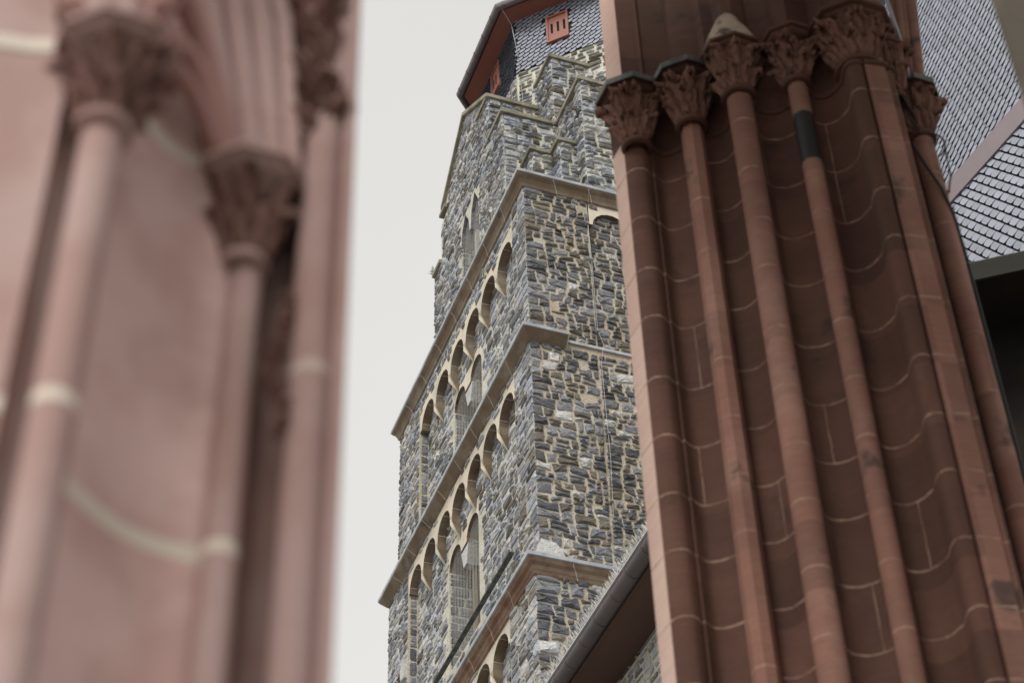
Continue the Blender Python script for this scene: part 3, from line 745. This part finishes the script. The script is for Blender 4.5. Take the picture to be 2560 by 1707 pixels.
# foliage capitals
def leaf(mb, c, ang, rb, zt, zb, rt, rn, wd=.09, m=0):
    """undercut lobed leaf standing free of the bell, rolled outward at the top"""
    nt_, nw = 17, 15; rows = []
    dz = zt - zb; ph = rn.uniform(0, 6); lean = rn.uniform(-.5, .5) * wd; amp = rn.uniform(.8, 1.2)
    for i in range(nt_):
        t = i / (nt_ - 1)
        if t < .70:
            q = t / .70; r = rb + (rt - rb) * (q ** 1.3) * .72 + .05 * wd + .25 * wd * q; z = zb + dz * q * .93
        else:
            q = (t - .70) / .30; a = q * pi * 1.35; R0 = .22 * wd * amp
            r = rb + (rt - rb) * .72 + .3 * wd + R0 * (1 - cos(a)); z = zb + dz * .93 + R0 * sin(a)
        lob = max(0, cos((t * 2.3 + .15) * 2 * pi))
        ww = wd * (.40 + .62 * sin(pi * min(1, t * .85 + .02)) - .34 * lob) * (1 if t < .82 else 1 - (t - .82) * 2.6)
        row = []
        for j in range(nw):
            s = (j / (nw - 1) - .5) * 2
            fr = wd * (.16 * cos(s * 4.2) + .13 * cos(s * 8 + t * 5 + ph) * amp - .10 * math.exp(-(s / .1) ** 2) - .30 * abs(s) ** 3 * (t > .25))
            th = ang + (s * ww + lean * t * t) / (r + .02)
            row.append((c[0] + (r + fr) * cos(th), c[1] + (r + fr) * sin(th), z - .30 * wd * s * s + .10 * wd * cos(s * 9 + ph)))
        rows.append(row)
    mb.grid(rows, m)
def capital(c, rn_, rt, z0, z1, seed, parent, mats, lead=None, tiers=2, nleaf=9, sc=1.0, cone=None, poly=8, half=(R_(175), R_(365))):
    rn = random.Random(seed); dz = z1 - z0
    b = MB(); b.ring(c, [(rn_ * .98, z0 - .02 * sc), (rn_ * 1.28, z0 - .012 * sc), (rn_ * 1.36, z0 + .015 * sc), (rn_ * 1.25, z0 + .04 * sc), (rn_ * 1.0, z0 + .05 * sc), (rn_ * .98, z0 + dz * .3), (rn_ * 1.0 + (rt - rn_) * .12, z0 + dz * .6), (rt * .62, z0 + dz * .82), (rt * .86, z0 + dz * .86)], 32)
    o = b.build('capital', mats[0], parent, True); sub(parent, o)
    f = MB()
    for t in range(tiers):
        zb = z0 + dz * (.07 + .24 * t); zt = z0 + dz * (.48 + .32 * t) + rn.uniform(-.08, .06) * dz
        for k in range(nleaf):
            a = half[0] + (half[1] - half[0]) * (k + .5 * (t % 2) + rn.uniform(-.16, .16)) / nleaf
            leaf(f, c, a + rn.uniform(-.06, .06), rn_ * (1.0 + .02 * t), zt, zb, rt * (.66 + .22 * t), rn, wd=(.118 + .024 * t) * sc * rn.uniform(.7, 1.2))
    fo = f.build('leaf_carving', mats[1], o, True); md = fo.modifiers.new('s', 'SOLIDIFY'); md.thickness = .014 * sc; md.offset = -1
    a_ = MB(); a_.ring(c, [(rt * .84, z0 + dz * .86), (rt * .98, z0 + dz * .90), (rt * 1.02, z0 + dz * .93), (rt * 1.0, z0 + dz * .95), (rt * 1.16, z0 + dz * .96), (rt * 1.18, z1), (rt * .2, z1 + .004)], 32, poly=poly, rot=R_(-90))
    a_.build('abacus', mats[2], o)
    if lead:
        l = MB(); l.ring(c, [(rt * 1.185, z1 - .055), (rt * 1.22, z1 - .053), (rt * 1.22, z1 + .012), (rt * .9, z1 + .03), (rt * .1, z1 + .04)], 32, poly=poly, rot=R_(-90)); l.build('lead_cover', lead, o)
    if cone:
        l = MB(); l.ring(c, [(rt * 1.1, z1 + .002), (rt * 1.04, z1 + .05), (rt * .78, z1 + .24), (rt * .42, z1 + .47), (.02, z1 + .60)], 24); l.build('weathered_cone', cone, o, True)
    return o
CMt = (RS, RSC, RS)
capital((1.13, 11.10), .10, .265, 14.16, 14.80, 1, PR, (RS, RSC, RS), lead=LEADD, nleaf=6)
capital((1.60, 10.94), .105, .255, 14.22, 14.82, 2, PR, CMt, lead=LEADD, nleaf=5)
capital((1.995, 10.69), .112, .245, 14.28, 14.84, 3, PR, CMt, cone=LICH, nleaf=5)
capital((2.475, 10.56), .090, .225, 14.26, 14.82, 4, PR, CMt, nleaf=5)
capital((2.98, 10.44), .15, .33, 14.26, 14.80, 5, PR, CMt, nleaf=8)
capital((3.27, 10.52), .06, .15, 14.0, 14.62, 6, PR, CMt, nleaf=4)
capital((3.455, 10.735), .095, .20, 13.70, 14.30, 7, PR, CMt, lead=LEADD, nleaf=5)
# arch mouldings above the capitals
arch = [(.945, 11.33), (1.065, 11.12)] + [(1.23, 11.15), (1.255, 11.10), (1.28, 11.15), (1.50, 11.20), (1.515, 10.99), (1.60, 10.94), (1.76, 10.93), (1.80, 10.85), (1.90, 10.86), (1.97, 10.73), (2.06, 10.72), (2.20, 10.82), (2.38, 10.76), (2.40, 10.60), (2.50, 10.56), (2.56, 10.62), (2.72, 10.68), (2.84, 10.60), (2.88, 10.40), (3.05, 10.36), (3.19, 10.40), (3.24, 10.60), (3.42, 10.82)] + [(3.5, 11.3), (2.6, 12.0), (1.2, 12.2), (.97, 11.5)]
am = MB(); rows = []
RA = 7.5
for i in range(26):
    if i < 6: dx, z, = 0, 14.8 + (17.0 - 14.8) * i / 5
    else:
        t = (i - 5) / 20 * R_(60); dx = -(RA - RA * cos(t)); z = 17.0 + RA * sin(t)
    rows.append([(p[0] + dx * (1 if i < 6 else 1), p[1] - dx * -.0, z + (p[0] - 1) * (0 if i < 6 else sin((i - 5) / 20 * R_(60)) * .9)) for p in arch])
am.grid(rows, closed=True, mf=lambda i, j: 1 if j == 0 else 0); am.build('arch_moulding', [RS, RSF], PR, True)
# right arch rolls above the outer capital
rr_ = MB()
for (dx, dy, r) in ((0, 0, .055), (-.09, -.02, .03), (-.15, -.03, .04), (-.22, -.02, .028)):
    rr_.tube([(3.575 + dx * .8 + .03 * i, 10.9 + dy, 14.28 + .3 * i) for i in range(12)], r, 14)
rr_.build('arch_rolls', RSL, PR, True)
# conduit and cables
cd_ = MB(); cd_.tube([(3.30, 10.30, 16.2), (3.30, 10.30, 15.4), (3.37, 10.40, 14.9), (3.42, 10.48, 14.5), (3.40, 10.50, 14.25)], .016, 8)
tag(cd_.build('metal_conduit', WIRE, None, True), 'pale metal conduit clipped down the right arch above the leafy capitals', 'conduit')
cb_ = MB()
loop = [(3.30, 10.46, 13.75)] + [(3.47 + .16 * cos(a), 10.735 + .16 * sin(a), 13.62) for a in [R_(-110 + 18 * k) for k in range(9)]] + [(3.60, 10.66, 13.5), (3.59, 10.66, 13.2), (3.54, 10.66, 13.0)]
cb_.tube(loop, .009, 6); cb_.tube([(3.28, 10.44, 13.35), (3.38, 10.56, 13.22), (3.48, 10.62, 13.0), (3.54, 10.68, 12.75), (3.57, 10.74, 12.3), (3.57, 10.75, 8)], .014, 6)
cb_.tube([(3.38, 10.56, 14.35), (3.30, 10.50, 14.2), (3.31, 10.48, 14.0), (3.36, 10.5, 13.8)], .010, 6)
tag(cb_.build('power_cable', CABLE, None, True), 'black cable looped round the outer right shaft of the red pier', 'cable')
# leafy string at far side of the outer shaft
ls = MB(); rn = random.Random(4)
for k in range(14):
    leaf(ls, (3.56, 10.95), R_(-40 + rn.uniform(-30, 30)), .03, 13.5 - k * .1, 13.38 - k * .1, .07, rn, wd=.035)
lo = ls.build('leaf_string', RSL, PR, True)
# ---------------------------------------------------------------- unseen slab and wall, added to shade the right pier
BLOCKER = mat('dark_blocker_stone', (.14, .085, .065), var=.2, scale=1, bump=.3, bscale=8)
vt = MB(); vt.box((-.3, 3, 17.2), (6.5, 9.4, 18.2)); vt.box((4.5, -5, 0), (12, -4, 15))
BLOCKR = root('shade_blocker', (0, -5, 0), 'added dark slab and wall outside the picture, shading the red pier', 'building')
vt.build('blocker_slabs', BLOCKER, BLOCKR)
# ---------------------------------------------------------------- left blurred jamb
SJ = 1.4
def J(x, y, z): return (x * SJ, y * SJ, 1.6 + (z - 1.6) * SJ)
PL = root('portal_jamb', J(-.5, 2.1, 1.6 - 1.6 / SJ), 'blurred pink sandstone portal jamb with leafy capitals close on the left', 'portal jamb')
jp = [(-.95, 1.74), (-.70, 1.80), (-.645, 1.802), (-.636, 1.80), (-.634, 1.90), (-.612, 1.965), (-.598, 1.940)]
pan = spline([(-.590, 1.935), (-.566, 1.990), (-.531, 2.050), (-.484, 2.092), (-.444, 2.112), (-.430, 2.128)], 5)
gr_ = [(-.390, 2.15), (-.382, 2.20), (-.352, 2.22), (-.336, 2.15)]
ed = [(-.270, 2.125), (-.262, 2.110), (-.250, 2.106), (-.2465, 2.104), (-.2475, 2.125), (-.31, 2.4), (-1.2, 2.5), (-1.3, 1.7)]
prof = jp + pan + gr_ + ed
jb = MB(); zs = [(0.457, 0), (3.185, 'm'), (3.212, 0), (3.945, 'm'), (3.978, 0), (5.2, 0)]
jrows = [[J(p[0], p[1], z) for p in prof] for z, k in zs]
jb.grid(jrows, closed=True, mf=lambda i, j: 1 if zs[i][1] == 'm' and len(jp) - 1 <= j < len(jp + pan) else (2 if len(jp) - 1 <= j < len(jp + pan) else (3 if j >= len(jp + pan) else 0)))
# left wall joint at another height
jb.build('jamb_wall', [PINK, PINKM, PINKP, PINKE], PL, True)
lj_ = MB()
for z in (3.19, 3.90):
    lj_.grid([[J(p[0] + .001, p[1] - .002, z + dz) for p in jp[:4]] for dz in (0, .030)])
lj_.build('wall_joint', PINKM, PL)
def col(c, r, top, joints, name='colonette', mm=None):
    mb = MB(); zs = [(0.457, 0)]
    for z in joints: zs += [(z, 'm'), (z + .02, 0)]
    zs.append((top, 0)); rows = []
    for z, k in zs: rows.append([J(c[0] + r * cos(2 * pi * k / 24), c[1] + r * sin(2 * pi * k / 24), z) for k in range(24)])
    mb.grid(rows, closed=True, mf=lambda i, j: 1 if zs[i][1] == 'm' else 0)
    return mb.build(name, [mm or PINK, PINKM if not mm else PINKN], PL, True)
col((-.573, 1.812), .030, 3.75, [3.195]); col((-.410, 2.134), .026, 3.78, [3.2]); col((-.300, 2.135), .032, 4.1, [3.522], mm=PINKE)
def jcap(c, rn_, rt, z0, z1, seed, n=7):
    rn = random.Random(seed)
    cc = J(c[0], c[1], 0); Z = lambda z: J(0, 0, z)[2]
    return capital((cc[0], cc[1]), rn_ * SJ, rt * SJ, Z(z0), Z(z1), seed, PL, (PINK, PINKD, PINK), nleaf=n, sc=.42, half=(0, 2 * pi))
jcap((-.573, 1.812), .033, .082, 3.725, 3.90, 21); jcap((-.415, 2.13), .031, .082, 3.76, 3.955, 22); jcap((-.318, 2.145), .03, .042, 4.06, 4.22, 23)
# leaf trails on the hollow beside the outer roll
lt = MB(); rn = random.Random(8)
for k in range(9):
    c = J(-.345 + rn.uniform(-.006, .006), 2.13, 0); leaf(lt, (c[0], c[1]), R_(-90 + rn.uniform(-40, 40)), .012, J(0, 0, 3.44 + k * .03)[2], J(0, 0, 3.41 + k * .03)[2], .04, rn, wd=.022)
for k in range(16):
    c = J(-.318 + rn.uniform(-.02, .02), 2.13, 0); leaf(lt, (c[0], c[1]), R_(-90 + rn.uniform(-60, 60)), .03, J(0, 0, 4.10 + k * .028)[2], J(0, 0, 4.06 + k * .028)[2], .07, rn, wd=.04)
o = lt.build('leaf_trail', PINKD, PL, True); md = o.modifiers.new('s', 'SOLIDIFY'); md.thickness = .008
up_ = MB(); rn = random.Random(31)
for k in range(26):
    a = rn.uniform(-2.9, -.2); rr0 = rn.uniform(.02, .055); c = J(-.585 + .05 * rn.uniform(-1, 1), 1.83, 0)
    leaf(up_, (c[0], c[1]), a, rr0 * .5, J(0, 0, 3.99 + .02 * (k % 4))[2], J(0, 0, 3.91 + .02 * (k % 4))[2], rr0 * 1.6, rn, wd=.035)
o = up_.build('springer_leaves', PINKD2, PL, True); md = o.modifiers.new('s', 'SOLIDIFY'); md.thickness = .008
hm = MB(); hm.tube([J(-.66, 1.795, 3.985), J(-.645, 1.795, 3.965), J(-.625, 1.79, 3.955)], .022, 10); hm.build('hole_shade_tube', PINKD, PL, True)  # solid dark tube painting the shade of a hole in the wall
tb = MB(); tb.tube([J(-.322, 2.15, 4.15 + .05 * k) for k in range(12)], [.042 * SJ * (1 + .25 * sin(k * 2.2)) for k in range(12)], 14); tb.build('leafy_hollow_mould', PINKD, PL, True)
# archivolt rolls springing from the second capital and the first
ar_ = MB()
for (x0, y0, x1, y1, x2, y2, r) in ((-.44, 2.11, -.50, 2.0, -.60, 1.80, .022), (-.405, 2.11, -.455, 2.02, -.55, 1.82, .020), (-.375, 2.12, -.415, 2.05, -.50, 1.86, .022), (-.345, 2.12, -.375, 2.07, -.45, 1.90, .016), (-.59, 1.80, -.62, 1.76, -.68, 1.68, .03), (-.555, 1.80, -.58, 1.75, -.62, 1.66, .022)):
    zb = 3.95 if x0 > -.5 else 3.90
    ar_.tube([J(x0, y0, zb), J((x0 * 3 + x1) / 4, (y0 * 3 + y1) / 4, zb + .1), J((x0 + x1) / 2, (y0 + y1) / 2, zb + .2), J(x1, y1, zb + .35), J((x1 + x2) / 2, (y1 + y2) / 2, zb + .5), J(x2, y2, zb + .65)], r * SJ, 14)
ar_.build('archivolt_rolls', PINK, PL, True)
tr = MB()
for (x0, y0, x1, y1, h, zo, r) in ((-.455, 2.105, -.545, 1.93, .16, 0, .020), (-.462, 2.10, -.548, 1.92, .10, .0, .014), (-.452, 2.10, -.56, 1.86, .24, .02, .022)):
    pts = []
    for k in range(13):
        t = k / 12; pts.append(J(x0 + (x1 - x0) * t, y0 + (y1 - y0) * t - .02, 3.965 + zo + h * sin(pi * min(t * 1.15, 1) * .62) - .03 * t))
    tr.tube(pts, r * SJ, 12)
tr.build('tracery_head', PINKD2, PL, True)
sl = MB(); sl.tube([J(-.475, 2.06, 3.99), J(-.485, 2.05, 4.05), J(-.50, 2.02, 4.11)], .022, 10); sl.build('tracery_eyelet', PINKD, PL, True)
# ---------------------------------------------------------------- near grey pier (top right corner)
NP = root('grey_stone_pier', (3.0, 5.2, 0), 'olive grey weathered pier edge blurred at the top right corner', 'pier')
np_ = MB(); pr_ = [(2.125, 5.20), (2.15, 5.17), (2.30, 5.15), (2.34, 5.20), (2.44, 5.22), (2.48, 5.15), (3.3, 5.1), (3.3, 6.2), (2.75, 6.2), (2.30, 5.5)]
rows = [[(x, y, z) for x, y in pr_] for z in (0, 3, 6, 9.5, 12)]
np_.grid(rows, closed=True); np_.build('pier_shaft', OLIVE, NP)
# ---------------------------------------------------------------- right hand slate roofs
a_ = R_(118); E1 = Vector((cos(a_), sin(a_), 0)); NH = Vector((cos(a_ + pi / 2), sin(a_ + pi / 2), 0)); P1 = Vector((14.105, 41.678, 46.466))
def plane(pit):
    e2 = -NH * cos(R_(pit)) + Vector((0, 0, sin(R_(pit)))); n = E1.cross(e2)
    if n.dot(Vector((0, 0, 1.6)) - P1) < 0: n = -n
    return e2, n
SB = root('slate_roofed_building', (P1.x + 3, P1.y + 3, 0), 'steep pale grey slate roof with pinkish board band, seen at the right', 'building')
eA, nA = plane(78); eB, nB = plane(74)
FA = lambda a, b, h: P1 + E1 * a + eA * b + nA * h
FB = lambda a, b, h: P1 + E1 * a + eB * b + nB * h
SLATER = mat('pale_silver_slate', (.27, .29, .35), rough=.42, var=.22, scale=.8, bump=.1, bscale=8, island=.16, spec=.9)
u_ = MB(); u_.add([FA(-12, 0, -.02), FA(14, 0, -.02), FA(14, 18, -.02), FA(-12, 18, -.02)], [(0, 1, 2, 3)]); u_.add([FB(-12, 0, -.02), FB(14, 0, -.02), FB(14, -14, -.02), FB(-12, -14, -.02)], [(0, 1, 2, 3)])
b_ = (P1 - NH * 8)
u_.add([FB(-12, -14, -.02), FB(14, -14, -.02), FB(14, -14, -.02) - NH * 9, FB(-12, -14, -.02) - NH * 9], [(0, 1, 2, 3)])
u_.add([FA(-12, 18, -.02), FA(14, 18, -.02), FA(14, 18, -.02) - NH * 5, FA(-12, 18, -.02) - NH * 5], [(0, 1, 2, 3)])
u_.build('roof_deck', SLATEU, SB)
slates(FA, -6, 11, .02, 17, .37, .34, R_(-50), None, 'upper_slates', SB, [SLATER], thick=.008, tilt=.02, gap=.030, gx=.45, gy=1.0)
slates(FB, -8, 9, -12, -.7, .62, .28, R_(57), None, 'lower_slates', SB, [SLATER], thick=.012, tilt=.03, gap=.065, gx=.6, gy=1.0)
bb = MB()
for h0, h1, b0, b1, m_ in ((-.1, .34, -.85, 0, 0),):
    vs = [P1 + E1 * a + Vector((0, 0, 1)) * b + NH * h for h in (h0, h1) for b in (b0, b1) for a in (-12, 14)]
    bb.add(vs, [(0, 2, 3, 1), (4, 5, 7, 6), (0, 1, 5, 4), (2, 6, 7, 3), (0, 4, 6, 2), (1, 3, 7, 5)])
bb.build('board_band', mat('pinkish_grey_board', (.30, .25, .27), rough=.6, var=.12, scale=2, bump=.1), SB)
wb = MB(); c = FB(-12, -14, 0) - NH * .6; d = FB(14, -14, 0) - NH * .6
wb.add([c, d, d - NH * 8, c - NH * 8] + [Vector((p.x, p.y, 0)) for p in (c, d, d - NH * 8, c - NH * 8)], [(0, 1, 5, 4), (1, 2, 6, 5), (2, 3, 7, 6), (3, 0, 4, 7), (0, 1, 2, 3)]); wb.build('wall', OLIVE, SB)
# ---------------------------------------------------------------- right edge building, its deep shade painted near black
a2 = R_(165); D1 = Vector((cos(a2), sin(a2), 0)); N2 = Vector((cos(a2 + pi / 2), sin(a2 + pi / 2), 0)); Q1 = Vector((6.31, 18.98, 20.47))
DB = root('shaded_building', (Q1.x, Q1.y + 2, 0), 'stone building coloured near black as deep shade under a grey eave, right edge', 'building')
def bx2(a0, a1, n0, n1, z0, z1, name, m):
    mb = MB(); vs = [Vector((Q1.x, Q1.y, 0)) + D1 * a + N2 * n + Vector((0, 0, z)) for z in (z0, z1) for n in (n0, n1) for a in (a0, a1)]
    mb.add(vs, [(0, 2, 3, 1), (4, 5, 7, 6), (0, 1, 5, 4), (2, 6, 7, 3), (0, 4, 6, 2), (1, 3, 7, 5)]); mb.build(name, m, DB)
DKW = mat('shade_black_wall', (.010, .009, .008), rough=1, var=.5, scale=1.2, bump=.3, bscale=6, tint=(.018, .013, .008), tf=.8)  # deep shade under the eave painted as a near-black wall colour
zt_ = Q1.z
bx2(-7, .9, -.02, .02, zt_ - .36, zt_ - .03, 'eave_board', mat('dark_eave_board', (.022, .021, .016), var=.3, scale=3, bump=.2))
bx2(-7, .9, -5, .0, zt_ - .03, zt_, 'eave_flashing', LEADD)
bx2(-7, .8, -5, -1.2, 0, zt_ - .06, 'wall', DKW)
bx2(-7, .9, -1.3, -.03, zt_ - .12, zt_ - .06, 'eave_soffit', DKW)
